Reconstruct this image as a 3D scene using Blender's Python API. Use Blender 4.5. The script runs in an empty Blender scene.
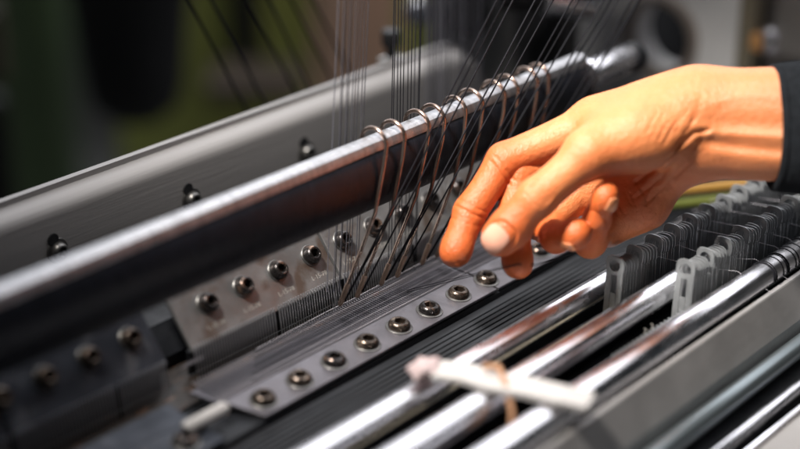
import bpy, math, random
import numpy as np
from mathutils import Vector, Matrix
random.seed(7); rng = np.random.default_rng(7)
S = 0.001                      # everything below is written in millimetres
ZC = 1300.0                    # height of the camera above the workshop floor
C = bpy.context.scene.collection
scene = bpy.context.scene

# ------------------------------------------------------------------ camera
F_PX = 1600.0
TH = math.atan(680 / 1600.); PH = math.atan(1450 / math.hypot(1600., 680.))
FW = np.array([math.cos(PH)*math.cos(TH), math.sin(PH)*math.cos(TH), -math.sin(TH)])
RT = np.array([math.sin(PH), -math.cos(PH), 0.0])
UP = np.cross(RT, FW)
cam_d = bpy.data.cameras.new('camera'); cam = bpy.data.objects.new('camera', cam_d); C.objects.link(cam)
cam.location = (0, 0, ZC*S)
cam.rotation_euler = (math.pi/2 - TH, 0, PH - math.pi/2)
cam_d.lens = 72; cam_d.sensor_width = 36; cam_d.clip_start = 0.02; cam_d.clip_end = 50
cam_d.dof.use_dof = True; cam_d.dof.focus_distance = 0.782; cam_d.dof.aperture_fstop = 2.6
scene.camera = cam

# ------------------------------------------------------------------ world, lamps, exposure
world = bpy.data.worlds.new('World'); scene.world = world; world.use_nodes = True
bg = world.node_tree.nodes['Background']; bg.inputs[0].default_value = (0.62, 0.72, 0.80, 1); bg.inputs[1].default_value = 0.035
def area(name, loc, target, sx, sy, power, col):
    l = bpy.data.lights.new(name, 'AREA'); l.shape = 'RECTANGLE'; l.size = sx; l.size_y = sy
    l.energy = power; l.color = col
    o = bpy.data.objects.new(name, l); C.objects.link(o)
    o.location = Vector(loc)*S
    d = Vector(target) - Vector(loc); o.rotation_euler = d.to_track_quat('-Z', 'Y').to_euler()
    return o
area('window_light', (1900, 2300, ZC+700), (550, 440, ZC-330), 3.4, 1.1, 38, (0.93, 0.95, 1.0))
area('ceiling_light', (1750, 560, ZC+1250), (900, 480, ZC-330), 2.2, 2.2, 38, (0.97, 0.97, 1.0))
wl = area('work_light', (250, 500, ZC+290), (610, 385, ZC-290), 0.10, 0.10, 1.2, (1.0, 0.95, 0.88))
wl.data.spread = math.radians(46)
scene.view_settings.view_transform = 'Standard'; scene.view_settings.look = 'None'
scene.view_settings.exposure = 0.0; scene.view_settings.gamma = 1
scene.render.engine = 'CYCLES'

# ------------------------------------------------------------------ helpers
def ray(px, py): return FW*F_PX + RT*(px-400) + UP*(224.5-py)
def at(px, py, D): v = ray(px, py)*D/F_PX; return np.array([v[0], v[1], v[2]+ZC])
def onY(px, py, Y): d = ray(px, py); v = d*Y/d[1]; return np.array([v[0], v[1], v[2]+ZC])
def cz(z): return ZC + z       # heights relative to the camera

class MB:
    def __init__(s): s.v = []; s.f = []; s.mi = []; s.cur = 0
    def add(s, vs, fs):
        n = len(s.v); s.v += [tuple(map(float, p)) for p in vs]
        s.f += [tuple(i+n for i in f) for f in fs]; s.mi += [s.cur]*len(fs)
        return s
    def box(s, x0, x1, y0, y1, z0, z1):
        vs = [(x, y, z) for x in (x0, x1) for y in (y0, y1) for z in (z0, z1)]
        return s.add(vs, [(0,1,3,2),(4,6,7,5),(0,4,5,1),(2,3,7,6),(0,2,6,4),(1,5,7,3)])
    def prism(s, prof, x0, x1, n=1):   # profile of (y, z) pushed along x
        k = len(prof); vs = []
        for i in range(n+1):
            x = x0 + (x1-x0)*i/n; vs += [(x, y, z) for y, z in prof]
        fs = [(i*k+j, i*k+(j+1) % k, (i+1)*k+(j+1) % k, (i+1)*k+j) for i in range(n) for j in range(k)]
        fs += [tuple(reversed(range(k))), tuple(n*k+j for j in range(k))]
        return s.add(vs, fs)
    def tube(s, pts, r, seg=10, cap=True):
        pts = [np.array(p, float) for p in pts]; k = len(pts)
        rs = r if hasattr(r, '__len__') else [r]*k
        t0 = pts[1]-pts[0]; t0 /= np.linalg.norm(t0)
        a = np.array([0, 0, 1.]) if abs(t0[2]) < .9 else np.array([1., 0, 0])
        u = np.cross(t0, a); u /= np.linalg.norm(u); vs = []
        for i, p in enumerate(pts):
            t = pts[min(i+1, k-1)] - pts[max(i-1, 0)]; t /= np.linalg.norm(t)
            u = u - t*np.dot(u, t); u /= np.linalg.norm(u); w = np.cross(t, u)
            for j in range(seg):
                an = 2*math.pi*j/seg; vs.append(p + rs[i]*(math.cos(an)*u + math.sin(an)*w))
        fs = [(i*seg+j, i*seg+(j+1) % seg, (i+1)*seg+(j+1) % seg, (i+1)*seg+j) for i in range(k-1) for j in range(seg)]
        if cap: fs += [tuple(reversed(range(seg))), tuple((k-1)*seg+j for j in range(seg))]
        return s.add(vs, fs)
    def lathe(s, prof, c, ax, seg=28, hexin=None, ph=0):  # prof: (r, h) along axis
        ax = np.array(ax, float); ax /= np.linalg.norm(ax); c = np.array(c, float)
        a = np.array([1., 0, 0]) if abs(ax[0]) < .9 else np.array([0, 1., 0])
        u = np.cross(ax, a); u /= np.linalg.norm(u); w = np.cross(ax, u); vs = []
        for i, (r, h) in enumerate(prof):
            for j in range(seg):
                an = 2*math.pi*j/seg; rr = r
                if hexin and i >= hexin:
                    m = ((an+ph) % (math.pi/3)) - math.pi/6; rr = r*math.cos(math.pi/6)/math.cos(m)
                vs.append(c + rr*(math.cos(an)*u + math.sin(an)*w) + ax*h)
        k = len(prof)
        fs = [(i*seg+j, i*seg+(j+1) % seg, (i+1)*seg+(j+1) % seg, (i+1)*seg+j) for i in range(k-1) for j in range(seg)]
        fs += [tuple(reversed(range(seg))), tuple((k-1)*seg+j for j in range(seg))]
        return s.add(vs, fs)

def setp(o, label=None, cat=None, group=None, kind=None):
    for k, v in (('label', label), ('category', cat), ('group', group), ('kind', kind)):
        if v: o[k] = v
    return o
def empty(name, base, label, cat, group=None):
    o = bpy.data.objects.new(name, None); C.objects.link(o); o.location = Vector(base)*S
    o.empty_display_size = .01; o['base'] = [float(b) for b in base]
    return setp(o, label, cat, group)
def obj(name, mb, mats, parent=None, base=None, smooth=None, bevel=0, bseg=2):
    """world-millimetre mesh -> one object; children sit relative to their parent's base"""
    wb = np.array(parent['base'] if parent is not None else (base if base is not None else (0, 0, 0)), float)
    me = bpy.data.meshes.new(name)
    me.from_pydata([tuple((np.array(p)-wb)*S) for p in mb.v], [], mb.f); me.update()
    mats = mats if isinstance(mats, (list, tuple)) else [mats]
    for m in mats: me.materials.append(m)
    if len(mats) > 1: me.polygons.foreach_set('material_index', mb.mi)
    import bmesh
    bm = bmesh.new(); bm.from_mesh(me); bmesh.ops.recalc_face_normals(bm, faces=bm.faces); bm.to_mesh(me); bm.free()
    o = bpy.data.objects.new(name, me); C.objects.link(o)
    if parent is not None: o.parent = parent
    else: o.location = Vector(wb)*S
    o['base'] = [float(b) for b in wb]
    if bevel:
        b = o.modifiers.new('bevel', 'BEVEL'); b.width = bevel*S; b.segments = bseg; b.limit_method = 'ANGLE'; b.angle_limit = math.radians(35)
        b.harden_normals = False
    if smooth is not None:
        me.polygons.foreach_set('use_smooth', [True]*len(me.polygons))
        me.set_sharp_from_angle(angle=math.radians(smooth))
    return o
def kids(o): return [c for c in C.objects if c.parent == o]
def copy_tree(o, parent=None):
    c = o.copy(); C.objects.link(c); c.parent = parent
    for ch in kids(o): copy_tree(ch, c)
    return c

# ------------------------------------------------------------------ materials
def mat(name, col, rough=.5, metal=0., bump=0., bscale=900, rvar=.0, cvar=0., cscale=40, stretch=(1,1,1), spec=.5, coat=0, dirt=None, dscale=60, dcut=.62, aniso=0):
    m = bpy.data.materials.new(name); m.use_nodes = True; nt = m.node_tree; b = nt.nodes['Principled BSDF']
    b.inputs['Base Color'].default_value = (*col, 1); b.inputs['Roughness'].default_value = rough; b.inputs['Metallic'].default_value = metal
    b.inputs['Specular IOR Level'].default_value = spec; b.inputs['Coat Weight'].default_value = coat
    tc = nt.nodes.new('ShaderNodeTexCoord'); mp = nt.nodes.new('ShaderNodeMapping'); mp.inputs['Scale'].default_value = stretch
    nt.links.new(tc.outputs['Object'], mp.inputs['Vector'])
    def noise(sc, det=4):
        n = nt.nodes.new('ShaderNodeTexNoise'); n.inputs['Scale'].default_value = sc; n.inputs['Detail'].default_value = det
        nt.links.new(mp.outputs[0], n.inputs['Vector']); return n
    if bump:
        n = noise(bscale); bp = nt.nodes.new('ShaderNodeBump'); bp.inputs['Strength'].default_value = bump; bp.inputs['Distance'].default_value = .0006
        nt.links.new(n.outputs[0], bp.inputs['Height']); nt.links.new(bp.outputs[0], b.inputs['Normal'])
    if rvar:
        n = noise(cscale*2.3, 6); mr = nt.nodes.new('ShaderNodeMapRange'); mr.inputs['From Min'].default_value = .3; mr.inputs['From Max'].default_value = .7
        mr.inputs['To Min'].default_value = max(0.03, rough-rvar); mr.inputs['To Max'].default_value = rough+rvar
        nt.links.new(n.outputs[0], mr.inputs[0]); nt.links.new(mr.outputs[0], b.inputs['Roughness'])
    if cvar or dirt:
        n = noise(cscale, 6); mx = nt.nodes.new('ShaderNodeMix'); mx.data_type = 'RGBA'
        mx.inputs[6].default_value = (*[c*(1-cvar) for c in col], 1); mx.inputs[7].default_value = (*[min(1, c*(1+cvar)) for c in col], 1)
        mr = nt.nodes.new('ShaderNodeMapRange'); mr.inputs['From Min'].default_value = .3; mr.inputs['From Max'].default_value = .7
        nt.links.new(n.outputs[0], mr.inputs[0]); nt.links.new(mr.outputs[0], mx.inputs[0]); out = mx.outputs[2]
        if dirt:
            n2 = noise(dscale, 8); mr2 = nt.nodes.new('ShaderNodeMapRange'); mr2.inputs['From Min'].default_value = dcut-.07; mr2.inputs['From Max'].default_value = dcut+.07
            nt.links.new(n2.outputs[0], mr2.inputs[0]); m2 = nt.nodes.new('ShaderNodeMix'); m2.data_type = 'RGBA'
            nt.links.new(mr2.outputs[0], m2.inputs[0]); nt.links.new(out, m2.inputs[6]); m2.inputs[7].default_value = (*dirt, 1); out = m2.outputs[2]
        nt.links.new(out, b.inputs['Base Color'])
    return m
M = {}
M['beam'] = mat('beam_aluminium', (.31,.295,.29), .55, .3, .25, 500, .08, .14, 40, (.05,1,1), dirt=(.23,.21,.2), dscale=50, dcut=.66)
M['bar'] = mat('bar_steel', (.009,.010,.014), .32, .0, .12, 700, .07, .25, 60, (8,1,1), spec=.2)
M['bartop'] = mat('bar_top_reflection', (.40,.40,.42), .36, .85, .6, 420, .1, .3, 90, (5,.6,1))  # paler than the body: the top's reflected brightness is put into its colour
M['chrome'] = mat('polished_rod', (.90,.89,.93), .24, 1, .06, 300, .09, .08, 60, (.4,1,1))
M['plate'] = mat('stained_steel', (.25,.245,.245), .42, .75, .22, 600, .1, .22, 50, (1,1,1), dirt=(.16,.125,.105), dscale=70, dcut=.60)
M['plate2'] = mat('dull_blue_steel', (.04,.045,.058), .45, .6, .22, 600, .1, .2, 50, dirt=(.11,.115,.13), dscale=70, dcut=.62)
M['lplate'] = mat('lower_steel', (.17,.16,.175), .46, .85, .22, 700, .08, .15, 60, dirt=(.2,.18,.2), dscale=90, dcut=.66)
M['engrave'] = mat('engraved_digits', (.36,.345,.32), .5, .3)
M['bolt'] = mat('blackened_bolt', (.05,.045,.045), .26, .85, .2, 900, .08, .35, 200, dirt=(.30,.2,.15), dscale=220, dcut=.62)
M['bolt2'] = mat('worn_bronze_bolt', (.09,.07,.058), .27, .9, .2, 900, .08, .35, 200, dirt=(.3,.24,.19), dscale=220, dcut=.64)
M['washer'] = mat('washer_steel', (.17,.165,.16), .38, .9, .1, 600, .05)
M['comb'] = mat('comb_steel', (.55,.55,.58), .35, .9, .1)
M['combback'] = mat('comb_backing', (.03,.032,.037), .5, .5)
M['finger'] = mat('needle_steel', (.30,.28,.30), .38, .9)
M['black'] = mat('black_oiled_iron', (.012,.013,.016), .5, 0, .3, 300, .1, .4, 60, spec=.25)
M['slab'] = mat('dark_ribbed_iron', (.016,.017,.020), .5, .0, .3, 300, .1, .4, 60, (.2,1,1), spec=.25)
M['rust'] = mat('oily_brown_strip', (.018,.012,.009), .5, .1, .6, 260, .15, .7, 120, (1,3,1), dirt=(.11,.05,.025), dscale=110, dcut=.64)
M['hook'] = mat('hook_wire', (.34,.265,.23), .25, .95, .05, 500, .05, .2, 40, dirt=(.24,.12,.08), dscale=45, dcut=.58)
M['hooktip'] = mat('tan_tip', (.36,.26,.20), .45, .3, .3, 600, .1, .2, 200)
M['thread'] = mat('dark_thread', (.008,.008,.011), .7, 0, .4, 2000, spec=.15)
M['thread2'] = mat('grey_thread', (.09,.09,.11), .5, 0, .3, 2000)
M['thread3'] = mat('pale_thread', (.45,.43,.47), .6, 0)
M['heddle'] = mat('heddle_steel', (.25,.26,.27), .36, .5, .1, 600, .06, .2, 90)
M['rail'] = mat('front_rail', (.34,.325,.32), .5, .55, .15, 300, .08, .12, 25)
M['blue'] = mat('blue_grey_rod', (.25,.29,.31), .28, .85)
M['white'] = mat('white_plastic', (.46,.44,.43), .5, 0, .15, 200, 0, .05, 60)
M['pink'] = mat('pinkish_plastic', (.45,.35,.35), .55, 0, .2, 200, 0, .1, 60)
M['orange'] = mat('orange_cord', (.42,.22,.12), .7, 0, .5, 900)
M['sleeve'] = mat('dark_knit', (.010,.0115,.014), .95, 0, .9, 1500, 0, .25, 300, spec=.1)
M['green'] = mat('green_paint', (.08,.12,.06), .55, 0, .1, 20, .1, .55, 1.6)
M['olive'] = mat('olive_paint', (.38,.42,.11), .55, 0, .1, 20, .1, .35, 2.2)
M['dgreen'] = mat('dark_green_wall', (.022,.036,.020), .7, 0, .1, 5, .1, .5, 1.3)
M['bgblack'] = mat('black_rubber', (.006,.006,.008), .6)
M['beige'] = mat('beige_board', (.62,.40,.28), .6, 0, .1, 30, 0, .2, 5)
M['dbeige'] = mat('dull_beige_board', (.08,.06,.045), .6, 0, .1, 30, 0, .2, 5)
M['floor'] = mat('floor_concrete', (.10,.10,.095), .7, 0, .2, 20, .1, .3, 3)
M['frame'] = mat('end_frame_steel', (.80,.80,.81), .5, .0, .1, 40, .1, .15, 10)
M['ring'] = mat('machined_ring', (.40,.34,.30), .35, .6)
M['amber'] = mat('amber_fitting', (.75,.38,.14), .35, .4)
M['dark_olive'] = mat('dark_olive_bar', (.10,.115,.02), .4)
M['dark_amber'] = mat('dark_amber_bar', (.30,.16,.03), .4)
M['ystrip'] = mat('tan_edge', (.26,.23,.17), .5, .3)

# ------------------------------------------------------------------ setting
fl = MB().box(-6000, 8000, -3000, 8000, -20, 0); setp(obj('floor', fl, M['floor']), kind='structure')
w = MB().box(-3000, 9000, 4200, 4300, 0, 1500); setp(obj('wall', w, M['dgreen']), kind='structure')

# ------------------------------------------------------------------ bed of the machine
t = empty('machine_bed', (700, 420, cz(-420)), 'dark ribbed iron bed lying under the chrome rods and needle plates', 'machine bed')
obj('bed_casting', MB().box(120, 1050, 250, 620, cz(-470), cz(-385)), M['black'], t, bevel=2)
mb = MB()
prof = [(388, cz(-372)), (388, cz(-350.5))]
y = 390.
while y < 426:
    prof += [(y, cz(-350.5)), (y+.35, cz(-349.7)), (y+2.4, cz(-349.7)), (y+2.75, cz(-350.5))]; y += 3.3
prof += [(429.2, cz(-350.5)), (429.2, cz(-372))]
mb.prism(prof, 150, 1000); obj('ribbed_slab', mb, M['slab'], t)
obj('step_bar', MB().prism([(429.4, cz(-372)), (429.4, cz(-347.6)), (433, cz(-347.2)), (492, cz(-348)), (492, cz(-372))], 150, 1000), M['black'], t)
obj('oily_strip', MB().prism([(463, cz(-347.9)), (463, cz(-346.4)), (494, cz(-345.4)), (494, cz(-347.9))], 160, 960, 40), M['rust'], t, bevel=.5)
obj('upper_bar_support', MB().prism([(495, cz(-340)), (505, cz(-328)), (560, cz(-326)), (560, cz(-385)), (495, cz(-385))], 150, 780), M['black'], t)
obj('strip_under_rod', MB().box(150, 980, 366, 369, cz(-352), cz(-341)), M['ystrip'], t)
obj('inner_rail', MB().box(150, 980, 352, 357, cz(-385), cz(-356)), M['slab'], t)

# ------------------------------------------------------------------ bolts (prototype meshes, shared)
def bolt_mb(c, ax, r=4.6, h=3.4):
    ph = rng.uniform(0, math.pi/3)
    prof = [(r*.98, 0), (r, .2*h), (r*.99, .36*h), (r*.93, .62*h), (r*.82, .84*h), (r*.70, .97*h), (r*.62, h), (r*.56, h), (r*.53, h*.94), (r*.52, h*.2)]
    return MB().lathe(prof, c, ax, 36, hexin=8, ph=ph)
def washer_mb(c, ax, r=5.6, h=.7):
    return MB().lathe([(r, 0), (r, h*.7), (r-.25, h), (r*.6, h)], c, ax, 30)
def unit(v): v = np.array(v, float); return v/np.linalg.norm(v)

# ------------------------------------------------------------------ back beam
bx1 = 768.
b = empty('back_beam', (500, 580, cz(-345)), 'wide pale brushed metal beam behind the dark bar, its far end rounded', 'beam')
arc = [(571+10*(1-math.cos(a)), cz(-292)+8*math.sin(a)) for a in np.linspace(0, math.pi/2, 8)]
prof = [(571, cz(-350))] + arc + [(582.5, cz(-283.8)), (582.5, cz(-281)), (585.5, cz(-280.6)), (587, cz(-281.4)), (587, cz(-350))]
mb = MB(); n = 40; k = len(prof); xs = list(np.linspace(150, 735, 14)) + list(735 + 33*np.sin(np.linspace(.1, math.pi/2, 12)))
vs = []
for x in xs:
    dz = 0
    if x > 735: dz = 33*(1-math.sqrt(max(0, 1-((x-735)/33.001)**2)))*.8
    for (yy, zz) in prof:
        vs.append((x, yy, zz - (dz if zz > cz(-300) else 0)))
fs = [(i*k+j, i*k+(j+1) % k, (i+1)*k+(j+1) % k, (i+1)*k+j) for i in range(len(xs)-1) for j in range(k)]
fs += [tuple(reversed(range(k))), tuple((len(xs)-1)*k+j for j in range(k))]
mb.add(vs, fs); obj('beam_rail', mb, M['beam'], b, smooth=40)
for (px, py) in ((306, 150), (191, 197), (57, 248)):
    p = onY(px, py, 571)
    pr = obj('dark_disc', MB().lathe([(3.2, 0), (3.2, .5), (2.8, .6)], p + np.array([-2, -.1, 5.0]), (0, -1, 0), 20), M['bgblack'], b)  # thin black disc on the beam face above the bolt
    obj('bolt', bolt_mb(p + np.array([0, -.8, -1.2]), (0, -1, .1), 4.5, 3.8), M['washer'], b, smooth=40)
    obj('washer', washer_mb(p + np.array([0, 0, -1.2]), (0, -1, .1), 6.2, .8), M['washer'], b, smooth=40)
# clamp screw on the beam
p = onY(391, 60, 592)
ts = empty('thumb_screw', p, 'small black thumb screw standing upright behind the pale beam', 'screw')
obj('knob', MB().lathe([(5.2, 9), (5.6, 10), (5.6, 17), (5.0, 18.5)], p, (0, 0, 1), 20), M['bgblack'], ts, smooth=40)
obj('stem', MB().lathe([(3.2, 2), (3.2, 9.2)], p, (0, 0, 1), 16), M['black'], ts, smooth=40)
obj('foot', MB().box(p[0]-7, p[0]+7, p[1]-5, p[1]+5, p[2]-1.5, p[2]+2), M['rail'], ts, bevel=.6)

# ------------------------------------------------------------------ guide bar
g = empty('guide_bar', (500, 461, cz(-290)), 'dark steel bar with a bright flat top, wire hooks hung over it', 'bar')
x0, x1 = 120, 712
obj('bar_body', MB().prism([(463, cz(-292.6)), (460.2, cz(-290.5)), (458.3, cz(-287.5)), (457.2, cz(-283.5)), (456.8, cz(-279)), (456.9, cz(-274.5)), (457.5, cz(-270.5)), (458.5, cz(-267)), (459.7, cz(-264)), (462.6, cz(-260.6)), (468.6, cz(-258.9)), (469, cz(-292.6))], x0, x1), M['bar'], g, smooth=50)
topprof = [(460.1, cz(-262.6)), (460.3, cz(-260.4)), (461.2, cz(-258.4)), (462.8, cz(-257.2)), (464.5, cz(-256.9)), (467, cz(-256.9)), (468.8, cz(-257.7)), (469.4, cz(-259.3)), (469.4, cz(-260.5)), (464, cz(-264))]
obj('bar_top', MB().prism(topprof, x0-.3, x1+.4, 60), M['bartop'], g, smooth=28)
obj('end_shaft', MB().tube([(712, 462, cz(-270)), (716, 462, cz(-270)), (717, 462, cz(-270)), (756, 462, cz(-270)), (758, 462, cz(-270))], [9.5, 9.5, 8, 8, 7], 28), M['chrome'], g, smooth=40)
obj('end_collar', MB().tube([(756.5, 462, cz(-270)), (757, 462, cz(-270)), (764, 462, cz(-270)), (765, 462, cz(-270))], [8, 8.8, 8.8, 8], 28), M['black'], g, smooth=40)

# ------------------------------------------------------------------ upper needle plates with combs
PD = unit((0, .6, .8)); PN = unit((0, -.8, .6))
PB = np.array([0, 477, cz(-331.4)])
def text_mb(txt, size):
    cu = bpy.data.curves.new('t', 'FONT'); cu.body = txt; cu.size = size; cu.extrude = .06; cu.resolution_u = 2; cu.align_x = 'CENTER'
    o = bpy.data.objects.new('t', cu); C.objects.link(o); dg = bpy.context.evaluated_depsgraph_get(); dg.update()
    me = bpy.data.meshes.new_from_object(o.evaluated_get(dg)); vs = [tuple(v.co) for v in me.vertices]; fs = [tuple(p.vertices) for p in me.polygons]
    bpy.data.objects.remove(o); bpy.data.curves.remove(cu); bpy.data.meshes.remove(me); return vs, fs
TV, TF = text_mb('L-15-78', 4.6)
def upper_plate(xa, xb, bolts, m, bm_, label, digits=True, tilt=0, comb=True):
    base = PB + np.array([(xa+xb)/2, 0, 0])
    t = empty('needle_plate', base, label, 'needle plate', 'upright needle plates under the dark bar')
    mb = MB()
    q = lambda x, s, h: PB + np.array([x, 0, 0]) + PD*s + PN*h
    L = 44; cs = [q(xa, 0, 0), q(xb, 0, 0), q(xb, L, 0), q(xa, L, 0), q(xa, 0, -2), q(xb, 0, -2), q(xb, L, -2), q(xa, L, -2)]
    mb.add(cs, [(0,1,2,3), (7,6,5,4), (0,4,5,1), (1,5,6,2), (2,6,7,3), (3,7,4,0)])
    obj('plate', mb, m, t, bevel=.35)
    for x in bolts:
        c = q(x, 17.2, .05)
        wz = obj('washer', washer_mb(c, PN, 5.5, .7), M['washer'], t, smooth=40)
        obj('bolt', bolt_mb(c + PN*.7, PN, 4.7, 4.0), bm_, t, smooth=40)
        if digits:
            d = MB(); d.add([q(x - .5 + v[0]*.74, 5.6 + v[1]*.7, .03 + v[2]) for v in TV], TF); obj('stamped_number', d, M['engrave'], t)
    if comb:
        mb = MB(); x = xa + 1.0; z0, z1 = cz(-333), cz(-345.6)
        i = 0
        while x < xb - .6:
            if (i % 32) != 31: mb.tube([(x, 477.4, z0+4), (x, 476.4, z0-4), (x, 475.4, z1)], [.40, .40, .25], 6)
            x += 1.7; i += 1
        obj('comb_teeth', mb, M['comb'], t)
        obj('comb_backing', MB().box(xa+1, xb-1, 481.3, 482.5, cz(-345), cz(-333)), M['combback'], t)
    return t
SP = 23.05
ub = lambda k: 447 + SP*k
upper_plate(428, 527, [ub(i) for i in range(4)], M['plate'], M['bolt'], 'stained steel plate with four black socket bolts above fine comb teeth')
upper_plate(528.5, 621, [ub(i) for i in range(4, 8)], M['plate'], M['bolt'], 'steel plate with socket bolts half hidden behind the hooks and thread bundle')
upper_plate(622.5, 715, [ub(i) for i in range(8, 12)], M['plate'], M['bolt'], 'farthest steel needle plate, behind the dark slanting threads beside the index finger')
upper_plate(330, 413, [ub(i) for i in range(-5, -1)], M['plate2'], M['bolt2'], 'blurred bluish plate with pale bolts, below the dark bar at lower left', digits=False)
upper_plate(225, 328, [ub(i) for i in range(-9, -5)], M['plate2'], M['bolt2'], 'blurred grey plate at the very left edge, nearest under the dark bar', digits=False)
# fine needles sticking out left of the first plate
mb = MB()
for i in range(9): mb.tube([(417+i*.9, 474-i*.8, cz(-334.5+i*.5)), (428.5, 478.5-i*.9, cz(-336+i*.55))], .22, 5)
setp(obj('needle_pack', mb, M['finger'], base=(420, 474, cz(-335))), 'small fan of fine needles poking out left of the stained plate', 'needles')

# ------------------------------------------------------------------ lower plates
LD = unit((0, .989, .148)); LN = unit((0, -.148, .989)); LB = np.array([0, 438, cz(-343.7)])
lq = lambda x, s, h: LB + np.array([x, 0, 0]) + LD*s + LN*h
def lower_plate(xa, xb, bolts, m, bm_, label, fingers=True, skew=0):
    t = empty('lower_plate', LB + np.array([(xa+xb)/2, 0, 0]), label, 'needle plate', 'flat bolted plates in front of the combs')
    mb = MB(); vs = []
    prof = [(-8.7, -1.6), (-8.7, -.3), (-8.3, 0), (10.5, 0), (12.0, -.75), (12.0, -1.6)]
    for x in (xa, xb):
        for s, h in prof: vs.append(lq(x - (skew*(s+8.7)/40 if x == xa else 0), s, h))
    k = len(prof); mb.add(vs, [(j, (j+1) % k, k+(j+1) % k, k+j) for j in range(k)] + [tuple(reversed(range(k))), tuple(range(k, 2*k))])
    obj('plate', mb, m, t, bevel=.15)
    mb = MB(); a, c = xa - skew*.55, xb
    mb.add([lq(a, 10.2, -.9), lq(c, 10.2, -.9), lq(c, 26, -.9), lq(a-skew*.35, 26, -.9), lq(a, 10.2, -1.7), lq(c, 10.2, -1.7), lq(c, 26, -1.7), lq(a-skew*.35, 26, -1.7)],
           [(0,1,2,3), (7,6,5,4), (0,4,5,1), (1,5,6,2), (2,6,7,3), (3,7,4,0)])
    obj('tongue', mb, m, t)
    if fingers:
        mb = MB(); x = xa - skew*.45
        while x < xb - 1:
            mb.tube([lq(x, 12.5, -.75), lq(x-.2, 26, -.45), lq(x-.3, 30.5, -.3)], [.36, .36, .2], 5); x += 1.65
        obj('needle_row', mb, M['finger'], t)
    for i, x in enumerate(bolts):
        c = lq(x, 0, .03)
        obj('washer', washer_mb(c, LN, 6.6, .55), M['washer'], t, smooth=40)
        obj('bolt', bolt_mb(c + LN*.55, LN, 5.5, 3.3), M['bolt2'] if i % 3 != 2 else M['bolt'], t, smooth=40)
    return t
lb = lambda k: 432.2 + SP*k
lower_plate(424.5, 591, [lb(i) for i in range(7)], M['lplate'], None, 'pale lilac steel plate with seven dark button bolts, in front of the stained comb plate', skew=13)
lower_plate(592.5, 756, [lb(i) for i in range(7, 14)], M['lplate'], None, 'far bolted steel plate beneath the hand and fingertips')
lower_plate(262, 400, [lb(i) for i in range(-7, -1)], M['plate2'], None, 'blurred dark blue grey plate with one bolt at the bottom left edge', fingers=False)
pn = MB(); pn.tube([(389, 441, cz(-340)), (390, 441, cz(-339.6)), (411, 441, cz(-339.6)), (412, 441, cz(-340))], [2.6, 3.1, 3.1, 2.6], 20)
setp(obj('white_pin', pn, M['white'], base=(400, 441, cz(-340)), smooth=40), 'short white pin lying left of the lilac bolted plate', 'pin')

# ------------------------------------------------------------------ warp threads lying on the tongues
def thread(pts, r, m, label, grp, name='thread'):
    pts = [np.array(p, float) for p in pts]
    o = obj(name, MB().tube(pts, r, 6), m, base=pts[-1], smooth=60)
    return setp(o, label, 'thread', grp)
for i in range(16):
    s = 11.8 + i*1.25
    pts = []
    for x in np.linspace(436+i*1.5, 760, 14): pts.append(lq(x, s + rng.normal(0, .25) + (x-436)*.006*i/8, .1 + rng.uniform(0, .25)))
    thread(pts, .16, M['thread2'] if i % 3 else M['thread3'], 'fine thread running lengthwise over the needle row of the lilac plate', 'fine threads lying along the needle row')

# vertical bundles behind the bar
def vthread(xt, xb, Y, Yb, r, m, label, grp, ybot=292, zb=None):
    a = onY(xt, 0, Y); bpt = onY(xb, ybot, Yb)
    e = a + (a-bpt)*.9
    mid = bpt + (a-bpt)*.5 + np.array([rng.normal(0, .3), 0, 0])
    thread([e, a, mid, bpt], r, m, label, grp)
for x in (338.5, 344, 346.5, 350, 352.5, 356, 359, 362, 365, 368.5):
    vthread(x, x-11+rng.normal(0, .6), 474.5, 474, .23, M['thread2'], 'dark upright thread in the leftmost bundle rising behind the first hooks', 'upright threads of the left bundle', 292)
for x in (393, 394.5, 397.5, 400.5, 404, 408, 411.5, 415, 419, 420.5):
    vthread(x+1, x-3+rng.normal(0, .8), 476+rng.uniform(0, 22), 474.5, .26, M['thread'], 'dark upright thread in the second bundle, in front of the thumb screw', 'upright threads of the second bundle', 262)
for x in np.concatenate([np.linspace(428, 452, 9), np.linspace(458, 482, 8)]):
    vthread(x+rng.normal(0, 1), x-1, 548+rng.uniform(-6, 6), 548, .5, M['thread2'], 'blurred grey upright thread right of the thumb screw, before the beam end', 'blurred grey upright threads', 200)
# slanting threads behind the beam
for oi, (a, bb) in enumerate((((200, 22), (247, 111)), ((211, 0), (266, 105)), ((247, 0), (297, 94)), ((269, 0), (311, 89)), ((291, 0), (333, 81)), ((313, 0), (344, 60)))):
    A_, B_ = onY(*a, 640), onY(*bb, 640); d = B_-A_
    thread([A_-d*2.2, A_, B_, B_+d*.6], .9, M['thread'], '%s dark thread slanting across the green background behind the pale beam' % ('leftmost', 'second from left', 'third from left', 'fourth from left', 'fifth from left', 'rightmost')[oi], 'slanting threads behind the beam')

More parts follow.
